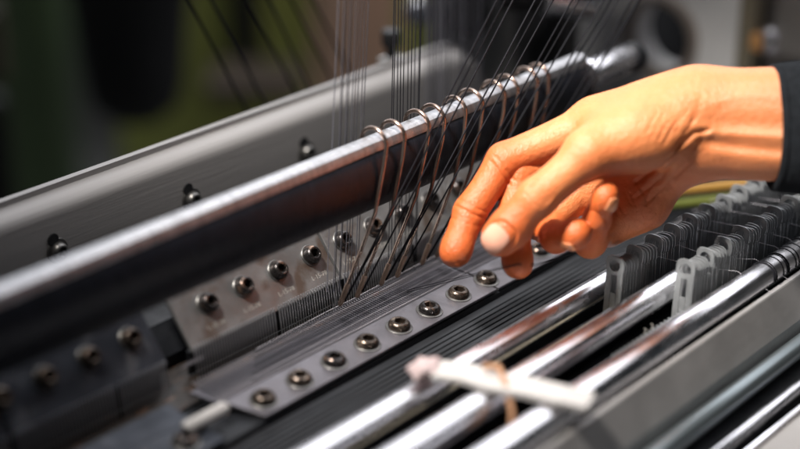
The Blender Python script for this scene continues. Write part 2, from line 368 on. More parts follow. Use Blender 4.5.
# ------------------------------------------------------------------ wire hooks over the bar and their slanting threads
tops = [(378, 121), (397, 114), (421, 104), (437, 97.5), (459, 88), (475.5, 81.5), (498, 72), (511, 66.5), (531, 58), (543, 54)]
tipsx = [(343, 299), (360, 290), (384, 277), (400, 267), (425, 254)]
ordn = ['nearest', 'second', 'third', 'fourth', 'fifth', 'sixth', 'seventh', 'eighth', 'ninth', 'farthest']
xt0 = [onY(*p, 461)[0] for p in tops]; tx0 = [onY(*p, 461)[0] for p in tipsx]
lean = np.mean([xt0[i]-tx0[i] for i in range(5)])
print('hook X', np.round(xt0), np.round(tx0), lean)
tips_w = []
for i, (px, py) in enumerate(tops):
    X = xt0[i]; T = tx0[i] if i < 5 else X - lean
    h = empty('wire_hook', (T, 462, cz(-336)), '%s wire hook along the bright bar top%s' % (ordn[i], ', counted from the lower left' if 0 < i < 9 else (', beside the left thread bundle' if i == 0 else ', above the back of the hand')), 'hook', 'wire hooks hung over the bar')
    rr = 7.6 + rng.normal(0, .3); cy, czz = 463.6, cz(-259.5)
    j = rng.normal(0, .5)
    pts = [(X-1.2+j, cy+rr+.8, cz(-276)), (X-.8+j, cy+rr+.3, cz(-266))]
    for a in np.linspace(0, math.pi, 15): pts.append((X + j*(1-a/math.pi), cy+rr*math.cos(a), czz + rr*.95*math.sin(a)))
    pts += [(X-2.6, 455.2, cz(-268)), (X - .36*(X-T) + rng.normal(0, .5), 455.6, cz(-291))]
    pts += [(X - .86*(X-T), 461, cz(-324))]
    f = .6
    obj('wire', MB().tube(pts, [1.05]*(len(pts)-3)+[1.0, .95, .8], 10), M['hook'], h, smooth=60)
    a_ = np.array(pts[-1]); b_ = np.array((T, 463.2, cz(-335)))
    obj('tip', MB().tube([a_, a_+(b_-a_)*.06, a_+(b_-a_)*.9, b_], [1.1, 1.35, 1.2, .7], 10), M['hooktip'], h, smooth=40)
    tips_w.append(b_)
tt = [(497, 0), (513, 0), (535, 0), (553, 0), (572, 0), (590, 0), (604, 0), (618, 0), (632, 0), (640, 0)]
for i in range(10):
    e = onY(*tt[i], 436); s = tips_w[i] + np.array([1.5, -2.2, 3]); d = e - s
    for q, off in enumerate(((0, 0, 0), (5, -1.5, 0)) if i % 2 == 0 else ((0, 0, 0),)):
        o_ = np.array(off, float)
        thread([e + d*1.0 + o_*2, e + o_, s + d*.5 + o_*.7, s + d*.08 + o_*.1, s], .44, M['thread'], '%sdark slanting thread ending at the tip of the %s wire hook' % ('right-hand ' if q else '', ordn[i]), 'dark slanting threads in front of the bar')

# ------------------------------------------------------------------ chrome rods
def rod(y, z, r, xa, xb, m, label, name='chrome_rod'):
    o = obj(name, MB().tube([(xa, y, z), (xa+1, y, z), (xb-1, y, z), (xb, y, z)], [r-.6, r, r, r-.6], 48), m, base=((xa+xb)/2, y, z), smooth=40)
    return setp(o, label, 'rod', 'polished rods in front of the plates')
rod(377, cz(-333), 6.1, 140, 960, M['chrome'], 'chrome rod farthest from the viewer, beside the dark ribbed slab')
rod(344.6, cz(-327), 6.2, 140, 960, M['chrome'], 'middle chrome rod, between the two rows of eyelet plates')
rod(315.8, cz(-326.0), 6.6, 140, 960, M['chrome'], 'chrome rod nearest the viewer, lying against the grey front rail')
t = empty('front_rail', (540, 300, cz(-380)), 'dull grey flat faced rail along the lower right front', 'rail')
obj('rail_plate', MB().prism([(308.6, cz(-356)), (308.6, cz(-329.2)), (306, cz(-329.5)), (297, cz(-346)), (297, cz(-356))], 130, 980), M['rail'], t, bevel=.8)
obj('lower_ledge', MB().prism([(297.5, cz(-385)), (297.5, cz(-357.2)), (292, cz(-360.5)), (280, cz(-362)), (280, cz(-385))], 130, 980), M['black'], t)
obj('edge_strip', MB().box(130, 980, 268.6, 270.4, cz(-372), cz(-362)), M['chrome'], t, bevel=.4)
obj('outer_cover', MB().prism([(268.4, cz(-400)), (268.4, cz(-364.8)), (266.5, cz(-364)), (225, cz(-370)), (225, cz(-400))], 130, 980), M['rail'], t, bevel=.6)
rod(289.5, cz(-352.5), 4.9, 130, 980, M['blue'], 'blue grey rod below the front rail at lower right', 'guide_rod')
rod(277, cz(-360.4), 2.9, 130, 980, M['chrome'], 'thin bright rod beside the blue grey rod at the lower right corner', 'thin_rod')

# ------------------------------------------------------------------ eyelet plates (heddles)
def heddle_mb(x, yc, ztop, wdt, hole, depth, th=.75, legs=False):
    mb = MB(); outer = []; inner = []; n = 20; R = wdt/2; zc = ztop - R*.9
    # head: rounded top with a hole, walls down to a slotted foot
    N = 28
    for i in range(N):
        a = 2*math.pi*i/N; ca, sa = math.cos(a), math.sin(a)
        e = 3.2; s = (abs(ca)**e + abs(sa)**e)**(-1/e)
        outer.append((R*ca*s, R*sa*s)); inner.append((hole*ca, hole*sa))
    vs = []
    for xx in (x-th/2, x+th/2):
        vs += [(xx, yc+a, zc+b_) for a, b_ in outer] + [(xx, yc+a, zc+b_) for a, b_ in inner]
    fs = []
    for i in range(N):
        j = (i+1) % N
        fs += [(i, j, N+j, N+i), (2*N+i, 3*N+i, 3*N+j, 2*N+j), (i, 2*N+i, 2*N+j, j), (N+i, N+j, 3*N+j, 3*N+i)]
    mb.add(vs, fs)
    zb = zc - R*.86
    mb.box(x-th*.42, x+th*.42, yc-R*.93, yc-R*.32, zb-depth, zb+R*.1)
    mb.box(x-th*.42, x+th*.42, yc+R*.32, yc+R*.93, zb-depth, zb+R*.1)
    mb.box(x-th*.4, x+th*.4, yc-R*.3, yc+R*.3, zb-depth*.9, zb-depth*.35)
    return mb
def heddle_row(Y, ztop, xstart, xend, rodname, grp, first):
    p = obj('eyelet_plate', heddle_mb(0, 0, 0, 9.0, 2.4, 28, .45), M['heddle'], base=(0, 0, 0), bevel=.12)
    big = obj('eyelet_plate', heddle_mb(0, 0, 1.4, 9.8, 2.8, 28, .7), M['heddle'], base=(0, 0, 0), bevel=.12)
    x = xstart; k = 0; usedp = [False, False]
    while x < xend:
        for q in range(6):
            src = big if q == 0 else p; ix = 0 if q == 0 else 1
            o = src if not usedp[ix] else src.copy()
            if usedp[ix]: C.objects.link(o)
            usedp[ix] = True
            o.location = Vector((x, Y + rng.normal(0, .15), ztop - (.5*q if q < 4 else 1.6) + rng.normal(0, .15)))*S
            o.rotation_euler = (rng.normal(0, .02), rng.normal(0, .03), rng.normal(0, .07))
            if k == 0 and q == 0: setp(o, first, 'eyelet plate', grp)
            else: setp(o, 'grey eyelet plate in the row %s' % rodname, 'eyelet plate', grp)
            x += 2.55
        x += 1.8; k += 1
heddle_row(361.5, cz(-310), 592, 860, 'between the far and middle chrome rods', 'eyelet plates between the far and middle rods', 'front eyelet plate of the far row, just below the little finger')
heddle_row(331.5, cz(-307.5), 606, 830, 'between the middle and near chrome rods', 'eyelet plates between the middle and near rods', 'blurred front eyelet plate of the near row, at the middle chrome rod')
# reed rail with pins between middle and near rod
t = empty('pin_comb', (500, 330, cz(-350)), 'pale thin strip with upright pins between the middle and near rods', 'comb')
obj('strip', MB().box(300, 600, 333.6, 335, cz(-337.4), cz(-335.6)), M['finger'], t)
mb = MB(); x = 305
while x < 600: mb.tube([(x, 334.3, cz(-336)), (x, 334.3, cz(-352))], .5, 6); x += 5.2
obj('pins', mb, M['finger'], t)
t = empty('needle_bed', (560, 332, cz(-360)), 'row of dark upright fins between the middle and near rods, left of the eyelet plates', 'fins')
mb = MB(); x = 545
while x < 604: mb.box(x, x+.5, 329.5, 332, cz(-372), cz(-331)); x += 3.4
obj('fins', mb, M['heddle'], t)
TV2, TF2 = text_mb('2', 4.0)
for xx in (577, 583):
    d = MB(); d.add([(xx-.9 + v[2], 334 - v[0], cz(-333.5) + v[1]) for v in TV2], TF2); obj('stamped_digit', d, M['engrave'], t)
# ties of fine thread webbed over the rods
for i in range(10):
    x = 625 + i*17 + rng.normal(0, 1.5); z = cz(-318 + rng.uniform(-3, 3))
    thread([(x-14, 398, cz(-338)), (x, 357, z), (x+4+rng.normal(0, 3), 337, z-1), (x+12, 321, cz(-319.2)), (x+20, 306, cz(-328.9))], .09, M['thread3'], 'hair fine pale thread strung across the chrome rods between eyelet plates', 'hair fine threads crossing the rods')
for i in range(16):  # dark loops stand in for thread reflections on the near rod
    x = 652 + i*4.6 + rng.normal(0, 1.2)
    pts = [(x, 315.8+6.8*math.cos(a), cz(-326)+6.8*math.sin(a)) for a in np.linspace(-.3, math.pi+.2, 12)]
    thread(pts, .2 if i % 4 else .45, M['thread'], 'dark ring round the near chrome rod at the right edge, standing for reflected threads', 'dark rings standing for thread reflections on the near rod')

# ------------------------------------------------------------------ white strap over the rods
def onZ(px, py, Z): d = ray(px, py); v = d*Z/d[2]; return np.array([v[0], v[1], v[2]+ZC])
A0 = onZ(436, 370, -321.5); A1 = onZ(496, 383, -318.6); A2 = onZ(562, 396, -317.0); A3 = onZ(592, 403, -318.5)
t = empty('white_strap', A1, 'blurred white plastic strap lying across the three chrome rods', 'strap')
mb = MB(); vs = []; path = [A0, (A0+A1)/2+np.array([0,0,1.2]), A1, (A1+A2)/2+np.array([0,0,.6]), A2, A3]
for p in path:
    for dx, dz in ((-6.6, -1.6), (6.6, -1.6), (6.6, 1.6), (-6.6, 1.6)): vs.append(p + np.array([dx, dx*.35, dz]))
n = len(path); mb.add(vs, [(i*4+j, i*4+(j+1) % 4, (i+1)*4+(j+1) % 4, (i+1)*4+j) for i in range(n-1) for j in range(4)] + [(3,2,1,0), tuple((n-1)*4+j for j in range(4))])
obj('band', mb, M['white'], t, bevel=.8, bseg=3)
mb = MB(); kc = A0 + np.array([-3, 3, .5]); ks = []
for i in range(13):
    for j in range(24):
        v_, u_ = math.pi*i/12, 2*math.pi*j/24; d_ = np.array([math.sin(v_)*math.cos(u_), math.sin(v_)*math.sin(u_), math.cos(v_)])
        ks.append(kc + d_*np.array([7.6, 6.2, 4.6])*(1 + .16*math.sin(5*u_+2*v_)*math.sin(v_) + .12*math.sin(3*u_-4*v_)*math.sin(v_)))
mb.add(ks, [(i*24+j, i*24+(j+1) % 24, (i+1)*24+(j+1) % 24, (i+1)*24+j) for i in range(12) for j in range(24)])
obj('knot', mb, M['pink'], t, smooth=60)
c0 = A1 + np.array([2, 0, 1.0])
mb = MB().tube([c0+np.array([0, 8, 3]), c0+np.array([2, 2, 4.2]), c0+np.array([-4, -7, 1]), c0+np.array([-8, -13, -8]), c0+np.array([-12, -15, -24])], 1.3, 10)
setp(obj('orange_cord', mb, M['orange'], base=tuple(c0), smooth=60), 'blurred orange cord hanging from the white strap between the chrome rods', 'cord')

# ------------------------------------------------------------------ blurred machinery behind, right
fx = 950.
pc = lambda px, py, X: ray(px, py)*X/ray(px, py)[0] + np.array([0, 0, ZC])
hc = pc(661, 37, fx)
L_ = pc(600, 37, fx)[1]; R_ = pc(737, 37, fx)[1]
t = empty('end_frame', (fx, (L_+R_)/2, cz(-560)), 'grey steel end frame with a large round bore, behind the wrist', 'machine frame')
mb = MB(); N = 40; rb = 24.5; vs = []
ylo, yhi, zlo, zhi = R_, L_+60, cz(-620), cz(-150)
for xx in (fx, fx+26):
    for i in range(N):
        a = 2*math.pi*i/N; vs.append((xx, hc[1]+rb*math.cos(a), hc[2]+rb*math.sin(a)))
    for i in range(N):
        a = 2*math.pi*i/N; ca, sa = math.cos(a), math.sin(a)
        ty = (yhi-hc[1])/ca if ca > 1e-6 else ((ylo-hc[1])/ca if ca < -1e-6 else 1e9)
        tz = (zhi-hc[2])/sa if sa > 1e-6 else ((zlo-hc[2])/sa if sa < -1e-6 else 1e9)
        q = min(ty, tz); vs.append((xx, hc[1]+q*ca, hc[2]+q*sa))
fs = []
for i in range(N):
    j = (i+1) % N
    fs += [(i, j, N+j, N+i), (2*N+i, 3*N+i, 3*N+j, 2*N+j), (i, 2*N+i, 2*N+j, j), (N+i, N+j, 3*N+j, 3*N+i)]
mb.add(vs, fs); obj('side_plate', mb, M['frame'], t)
mb = MB(); vs = []
rp = [(rb-.5, 4), (rb, -6), (rb+4, -6), (rb+5.5, -3), (rb+5.5, -.3), (rb+2, -.3)]
for r_, xo in rp:
    for i in range(N): a = 2*math.pi*i/N; vs.append((fx+xo, hc[1]+r_*math.cos(a), hc[2]+r_*math.sin(a)))
mb.add(vs, [(i*N+j, i*N+(j+1) % N, (i+1)*N+(j+1) % N, (i+1)*N+j) for i in range(len(rp)-1) for j in range(N)])
obj('bore_ring', mb, M['ring'], t, smooth=50)
obj('bore_back', MB().box(fx+60, fx+64, hc[1]-60, hc[1]+60, hc[2]-60, hc[2]+60), M['bgblack'], t)
# tan edge, amber and chrome fitting, dark cabinet
a, b_ = pc(759, 30, fx+10), pc(741, 30, fx+10)
t = empty('edge_post', (fx+10, (a[1]+b_[1])/2, cz(-560)), 'tan vertical edge post beside the grey frame, with a small fitting', 'post')
obj('post', MB().box(fx+2, fx+20, a[1], b_[1], cz(-620), cz(-150)), M['ystrip'], t, bevel=1)
c = pc(762, 42, fx-8)
obj('amber_block', MB().box(c[0], c[0]+12, c[1], c[1]+9, c[2]-7, c[2]+4), M['amber'], t, bevel=1)
obj('chrome_fitting', MB().lathe([(4, -9), (6, -7), (5, -2), (6.5, 2), (6, 7), (3, 9)], pc(770, 40, fx-8), (0, 0, 1), 20), M['chrome'], t, smooth=50)
a2 = pc(759, 30, fx+40)
obj_c = MB().box(fx+30, fx+300, a2[1]-400, a2[1]+6, cz(-700), cz(-130)); t = empty('dark_cabinet', (fx+100, a2[1]-200, cz(-700)), 'dark grey cabinet at the right edge behind the sleeve', 'cabinet')
obj('cabinet_body', obj_c, M['rail'], t, bevel=4)
# silver cylinder and black bracket above the bar end
c = at(584, 2, 1000)
t = empty('roller', c, 'blurred silver roller with a black hub above the bar end, top centre right', 'roller')
obj('roller_body', MB().tube([c+np.array([-20, 16, 5]), c+np.array([-19, 15, 5]), c+np.array([5, -3, 0]), c+np.array([6, -4, 0])], [10, 11.5, 11.5, 10], 28), M['chrome'], t, smooth=40)
obj('hub', MB().tube([c+np.array([-46, 34, 8]), c+np.array([-19, 15, 5])], [9, 9], 20), M['bgblack'], t, smooth=40)
c = at(548, 20, 1040)
t = empty('black_bracket', c, 'large black bracket block behind the slanting threads, above the bar', 'bracket')
obj('block', MB().box(c[0]-10, c[0]+16, c[1]-16, c[1]+22, c[2]-45, c[2]+70), M['bgblack'], t, bevel=5, bseg=3)
obj('arm', MB().box(c[0]-2, c[0]+14, c[1]-34, c[1]-12, c[2]-70, c[2]-28), M['black'], t, bevel=4, bseg=3)
c = at(470, 25, 1150)
t = empty('dark_housing', c, 'blurred dark grey housing with a black knob behind the beam end', 'housing')
obj('shell', MB().box(c[0], c[0]+40, c[1]-40, c[1]+30, c[2]-250, c[2]+120), M['rail'], t, bevel=6, bseg=3)
obj('black_knob', MB().lathe([(15, 0), (17, 6), (17, 16), (13, 20)], at(466, 14, 1120), -FW, 24), M['bgblack'], t, smooth=40)
obj('silver_knob', MB().lathe([(8, 0), (9, 4), (9, 10), (6, 13)], at(417, 14, 1120), -FW, 24), M['chrome'], t, smooth=40)
# green and amber bars under the wrist, beyond the rods
for (px, py, l, mm, nm) in ((700, 187, 120, 'dark_amber', 'amber orange bar glimpsed below the wrist, beyond the eyelet plates'), (700, 200, 140, 'dark_olive', 'olive green bar glimpsed below the wrist under the amber bar')):
    c = at(px+14, py, 905); d = unit((.72, -.69, .07))
    setp(obj('spool_bar', MB().tube([c-d*l*.3, c+d*l*.22], 3.0, 14), M[mm], base=tuple(c), smooth=40), nm, 'bar')
# ------------------------------------------------------------------ workshop behind, left
def slab_at(name, px0, px1, py0, py1, D, m, th, label, cat, bevel=6):
    c = at((px0+px1)/2, (py0+py1)/2, D); w_ = (px1-px0)*D/F_PX/2; h_ = (py1-py0)*D/F_PX/2
    f = unit((FW[0], FW[1], 0))
    mb = MB(); vs = []
    for dd in (0, th):
        for sx, sz in ((-1,-1), (1,-1), (1,1), (-1,1)): vs.append(c + RT*w_*sx + np.array([0,0,h_*sz]) + f*dd)
    mb.add(vs, [(0,1,2,3), (7,6,5,4), (0,4,5,1), (1,5,6,2), (2,6,7,3), (3,7,4,0)])
    return setp(obj(name, mb, m, base=tuple(c), bevel=bevel, bseg=3), label, cat)
slab_at('green_cabinet', 120, 420, -250, 560, 2500, M['olive'], 300, 'blurred olive green machine cabinet behind the slanting threads', 'cabinet')
slab_at('dark_pillar', 226, 256, -250, 78, 2300, M['bgblack'], 40, 'narrow black post in front of the green cabinet, left of centre', 'post')
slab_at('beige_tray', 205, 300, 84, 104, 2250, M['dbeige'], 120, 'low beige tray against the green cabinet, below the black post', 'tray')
slab_at('beige_post', 312, 346, -250, 400, 2100, M['beige'], 60, 'blurred peach coloured upright board left of the thread bundle', 'board')
slab_at('tan_board', 346, 400, -250, 400, 2350, M['beige'], 60, 'wide tan board behind the leftmost upright thread bundle', 'board')
slab_at('green_locker', -160, 62, -250, 700, 2700, M['green'], 200, 'dark green locker at the upper left behind the beam', 'locker')
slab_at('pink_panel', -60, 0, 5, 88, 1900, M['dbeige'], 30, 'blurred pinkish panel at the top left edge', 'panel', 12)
slab_at('dark_post', -40, 22, 88, 500, 1900, M['bgblack'], 30, 'dark post under the pinkish panel at the left edge', 'post', 12)
c = at(132, 40, 1750)
mb = MB(); mb.lathe([(2, -94), (28, -90), (47, -74), (54, -50), (58, -10), (66, 60), (95, 130), (150, 210), (160, 420)], c, (0, 0, 1), 32)
setp(obj('hanging_cover', mb, M['bgblack'], base=tuple(c), smooth=70), 'large black round ended cover hanging down before the green cabinet', 'cover')

# ------------------------------------------------------------------ the hand (signed distance field, surfaced as one mesh)
def cp(px, py, D):      # pixel and depth to camera-frame millimetres (x right, y up, z away)
    return np.array([(px-400)*D/F_PX, (224.5-py)*D/F_PX, D])
def to_world(P): return P[..., 0:1]*RT + P[..., 1:2]*UP + P[..., 2:3]*FW + np.array([0, 0, ZC])
def smin(a, b, k):
    h = np.clip(.5 + .5*(b-a)/k, 0, 1); return b*(1-h) + a*h - k*h*(1-h)
def cone(P, a, b, r1, r2, waist=0):
    ba = b-a; l = np.dot(ba, ba); h = np.clip(((P-a) @ ba)/l, 0, 1)
    q = P - a - h[..., None]*ba; return np.sqrt((q*q).sum(-1)) - (r1 + (r2-r1)*h - waist*np.sin(np.pi*h)**2)
def ellip(P, c, r, ax=None):
    q = P - c
    if ax is not None: q = q @ np.array(ax).T
    r = np.array(r); k0 = np.sqrt(((q/r)**2).sum(-1)); k1 = np.sqrt(((q/r**2)**2).sum(-1)); return k0*(k0-1)/np.maximum(k1, 1e-9)
def seg2(P, pts):       # distance in the (x, y) plane to a polyline
    d = np.full(P.shape[:-1], 1e9)
    for a, b in zip(pts[:-1], pts[1:]):
        a, b = a[:2], b[:2]; ba = b-a; h = np.clip(((P[..., :2]-a) @ ba)/np.dot(ba, ba), 0, 1)
        q = P[..., :2] - a - h[..., None]*ba; d = np.minimum(d, np.sqrt((q*q).sum(-1)))
    return d
H = 748.
fing = {
 'index': dict(j=[cp(594,123,H+12), cp(505,161,H+13), cp(470,212,H+9), cp(455,252,H+4)], r=[10.4, 9.0, 7.9, 7.3]),
 'middle': dict(j=[cp(584,150,H+24), cp(520,172,H+16), cp(513,222,H+11), cp(518,264,H+1)], r=[10, 9.6, 8.2, 7.1]),
 'ring': dict(j=[cp(590,184,H+28), cp(544,225,H+18), cp(556,237,H+3), cp(577,233,H-10)], r=[9.5, 8.4, 7.6, 6.7]),
 'pinky': dict(j=[cp(616,210,H+24), cp(590,242,H+8), cp(597,219,H-6), cp(606,195,H-15)], r=[9, 7.6, 6.6, 5.8]),
 'thumb': dict(j=[cp(668,130,H-2), cp(590,153,H-14), cp(537,198,H-17), cp(500,238,H-13)], r=[16.5, 11.4, 8.7, 8.6]),
}
def sdf(P, detail=True):
    W = lambda *a: cp(*a)
    # palm: metacarpals, heel, wrist, forearm
    palm = cone(P, W(694,110,H+6), fing['index']['j'][0], 16, 11.5)
    palm = smin(palm, ellip(P, W(640,112,H+6), (22, 13, 14), ((.88,.47,0),(-.47,.88,0),(0,0,1))), 8)
    palm = smin(palm, cone(P, W(694,124,H+8), fing['middle']['j'][0], 16, 11.5), 9)
    palm = smin(palm, cone(P, W(688,136,H+10), fing['ring']['j'][0], 15, 11), 9)
    palm = smin(palm, cone(P, W(680,148,H+10), fing['pinky']['j'][0], 15, 11), 9)
    palm = smin(palm, cone(P, W(674,157,H+8), W(644,204,H+18), 12.0, 11.5), 7)      # heel on the little finger side
    palm = smin(palm, cone(P, W(644,204,H+18), W(608,228,H+22), 11.5, 9.5), 6)
    wrist = ellip(P, W(700,120,H+2), (24, 22.0, 19))
    arm = smin(cone(P, W(700,107,H+2), W(940,107,H-38), 17.8, 20), cone(P, W(700,143,H+4), W(940,144,H-38), 16.6, 20), 10)
    arm = smin(arm, wrist, 10)
    body = smin(palm, arm, 10)
    th = fing['thumb']; j, r = th['j'], th['r']
    mc = smin(cone(P, j[0], j[1], r[0], r[1]), ellip(P, W(642,136,H-8), (21, 14, 15)), 8)
    thumb = smin(mc, cone(P, j[1], j[2], 10.8, 9.0, .6), 5)
    thumb = smin(thumb, cone(P, j[2], j[3], 9.0, 8.7, .2), 3)
    thumb = smin(thumb, ellip(P, (j[2]*.35+j[3]*.65)+np.array([-.6, -1.5, .8]), (9.6, 9.6, 8.6)), 4)
    body = smin(body, mc, np.interp(P[..., 1], [28, 33, 45], [2.5, 5., 14.]))
    body = smin(body, cone(P, W(606,136,H-4), W(606,120,H+12), 8, 8), 12)        # web between thumb and index
    out = smin(body, thumb, 3)
    for n in ('index', 'middle', 'ring', 'pinky'):
        f = fing[n]; j, r = f['j'], f['r']
        d = cone(P, j[0], j[1], r[0], r[1]*.97, .5)
        d = smin(d, cone(P, j[1], j[2], r[1], r[2], .7), 2.5)
        d = smin(d, cone(P, j[2], j[3], r[2], r[3], .25), 2)
        d = smin(d, ellip(P, j[3]*.85+j[2]*.15+np.array([0, -.6, -.8]), np.array([1, 1.1, 1])*r[3]*1.0), 2)
        m1 = (j[1]*.55+j[2]*.45)
        rt = np.sqrt(((P-j[0])**2).sum(-1)); k = np.clip(8 - rt*.22, .8, 8)
        out = np.minimum(out, smin(d, body, k))
    if detail:
        z = P[..., 2]
        def groove(pts, wdt, dep, zmax=H+15, zmin=0):
            g = seg2(P, [cp(a, b, H-10) for a, b in pts]); return dep*np.exp(-(g/wdt)**2)*((z < zmax) & (z > zmin))
        # wrist and thenar creases
        out = out + groove([(698,98),(692,116),(684,134),(672,148)], 1.6, .25)
        out = out + groove([(704,132),(690,134),(677,146),(662,165),(642,181)], 1.3, 1.0)
        out = out + groove([(820,131),(770,127),(726,124),(692,122)], 4.0, .6) - groove([(820,143),(776,140),(736,136),(706,134)], 2.2, .8)
        out = out + groove([(820,157),(768,152),(728,147),(700,142)], 2.6, .9) - groove([(820,166),(760,161),(716,154)], 3.0, .5)
        out = out + groove([(770,100),(735,98),(712,104)], 2.0, -.25) + groove([(712,104),(680,100),(640,108)], 2.0, -.25)
        out = out + groove([(694,148),(690,162),(678,176)], 1.0, .5)
        out = out + groove([(676,158),(664,178),(640,198)], 1.2, .5)
        out = out + groove([(684,164),(668,186),(650,204)], .8, .3)
        rg = np.random.default_rng(3)
        for q in range(9):
            x = 636+q*5.5+rg.normal(0, 1.5); y = 122+q*1.5+rg.normal(0, 3); l = 10+rg.uniform(0, 12)
            out = out + groove([(x+l*.45, y-l*.7), (x+rg.normal(0, .8), y), (x-l*.3, y+l*.6)], .7, rg.uniform(.1, .26))
        for q in range(8):
            x = 604+q*6+rg.normal(0, 1.5); y = 214-q*3+rg.normal(0, 2); l = rg.uniform(5, 11)
            out = out + groove([(x-l*.5, y-l), (x+rg.normal(0, 1), y), (x+l*.4, y+l)], .8, rg.uniform(.2, .4), H+30)
        # thumb knuckle wrinkles
        for q, (o_, dp) in enumerate(((-5, .3), (-2.4, .5), (-.2, .65), (2.2, .55), (5, .3))):
            c_ = np.array([535, 196.]) + np.array([.68, -.73])*o_*1.7; nrm = np.array([.73, .68])
            out = out + groove([tuple(c_-nrm*11+np.array([1.5,-1.5])), tuple(c_), tuple(c_+nrm*11+np.array([1.5,-1.5]))], .65, dp, H-8)
        gg = P - cp(497,239,H-13); tax = unit(fing['thumb']['j'][3]-fing['thumb']['j'][2])
        u_ = gg[..., :2] @ tax[:2]/np.linalg.norm(tax[:2]); v_ = gg[..., 0]*tax[1]/np.linalg.norm(tax[:2]) - gg[..., 1]*tax[0]/np.linalg.norm(tax[:2])
        rr_ = (np.abs(u_/7.4)**3.4 + np.abs(v_/6.2)**3.4)**(1/3.4)
        out = out + (.45*np.exp(-((rr_-1.03)/.09)**2) - .35*np.exp(-((rr_-1.28)/.14)**2)*(u_ < 3))*(z < H-12)
        # index joint creases
        for (cx, cy, nx, ny, dp) in ((472, 212, .9, .42, .5), (476, 206, .9, .42, .3), (503, 172, .6, .75, .5), (507, 167, .6, .75, .4), (467, 222, .93, .3, .2)):
            out = out + groove([(cx-nx*16, cy-ny*16), (cx, cy+1.5), (cx+nx*16, cy+ny*16)], .8, dp)
        out = out + groove([(538,246),(545,232),(551,222)], .8, .4, H+40)
        out = out + groove([(589,210),(598,214),(606,222)], .7, .3)
    return out
def surface_nets(fn, lo, hi, h):
    xs = [np.arange(lo[i], hi[i], h) for i in range(3)]; nx, ny, nz = map(len, xs)
    D = np.empty((nx, ny, nz), np.float32)
    for a in range(0, nx, 16):
        G = np.stack(np.meshgrid(xs[0][a:a+16], xs[1], xs[2], indexing='ij'), -1); D[a:a+16] = fn(G)
    neg = D < 0
    cnt = np.zeros((nx-1, ny-1, nz-1), np.int8)
    sl = lambda o: tuple(slice(o[i], (nx, ny, nz)[i]-1+o[i]) for i in range(3))
    cor = [(i, j, k) for i in (0, 1) for j in (0, 1) for k in (0, 1)]
    for o in cor: cnt += neg[sl(o)]
    act = (cnt > 0) & (cnt < 8); idx = -np.ones(act.shape, np.int64); ii = np.argwhere(act); idx[act] = np.arange(len(ii))
    acc = np.zeros((len(ii), 3)); num = np.zeros(len(ii))
    for o in cor:
        for ax in range(3):
            if o[ax]: continue
            o2 = list(o); o2[ax] = 1
            d0 = D[ii[:, 0]+o[0], ii[:, 1]+o[1], ii[:, 2]+o[2]]; d1 = D[ii[:, 0]+o2[0], ii[:, 1]+o2[1], ii[:, 2]+o2[2]]
            m = (d0 < 0) != (d1 < 0); t_ = np.where(m, d0/(d0-d1+1e-12), 0)
            p = np.tile(np.array(o, float), (len(ii), 1)); p[:, ax] += t_
            acc[m] += p[m]; num[m] += 1
    V = (ii + acc/num[:, None])*h + np.array(lo)
    quads = []
    for ax in range(3):
        b1, b2 = (ax+1) % 3, (ax+2) % 3
        s0 = [slice(None)]*3; s1 = [slice(None)]*3; s0[ax] = slice(0, -1); s1[ax] = slice(1, None)
        A_, B_ = neg[tuple(s0)], neg[tuple(s1)]
        E = np.argwhere(A_ != B_); 
        E = E[(E[:, b1] > 0) & (E[:, b2] > 0) & (E[:, b1] < D.shape[b1]-1) & (E[:, b2] < D.shape[b2]-1)]
        def cell(d1, d2): c_ = E.copy(); c_[:, b1] -= d1; c_[:, b2] -= d2; return idx[c_[:, 0], c_[:, 1], c_[:, 2]]
        q = np.stack([cell(1, 1), cell(0, 1), cell(0, 0), cell(1, 0)], 1)
        fl_ = A_[E[:, 0], E[:, 1], E[:, 2]]
        q[~fl_] = q[~fl_][:, ::-1]; quads.append(q)
    Q = np.concatenate(quads)
    return V, Q[(Q >= 0).all(1)]
def grad(P, e=.3):
    g = np.stack([sdf(P+np.eye(3)[i]*e) - sdf(P-np.eye(3)[i]*e) for i in range(3)], -1); return g/np.linalg.norm(g, axis=-1, keepdims=True)
lo = cp(428, 285, H) - np.array([0, 0, 45]); hi = cp(826, 50, H) + np.array([0, 0, 48])
lo, hi = np.minimum(lo, hi), np.maximum(lo, hi); hi[0] = 190.
HV, HQ = surface_nets(sdf, lo, hi, .85)
def subdivide(V, Q):
    E = np.sort(np.concatenate([Q[:, [0, 1]], Q[:, [1, 2]], Q[:, [2, 3]], Q[:, [3, 0]]]), 1)
    U, inv = np.unique(E, axis=0, return_inverse=True); inv = inv.reshape(4, -1).T + len(V)
    nv = np.concatenate([V, V[U].mean(1), V[Q].mean(1)]); c_ = np.arange(len(Q)) + len(V) + len(U)
    nq = np.concatenate([np.stack([Q[:, i], inv[:, i], c_, inv[:, (i+3) % 4]], 1) for i in range(4)])
    return nv, nq
HV = HV - grad(HV)*np.clip(sdf(HV), -.5, .5)[:, None]
HV, HQ = subdivide(HV, HQ)
for _ in range(2): HV = HV - grad(HV, .2)*np.clip(sdf(HV), -.5, .5)[:, None]
print('hand verts', len(HV))
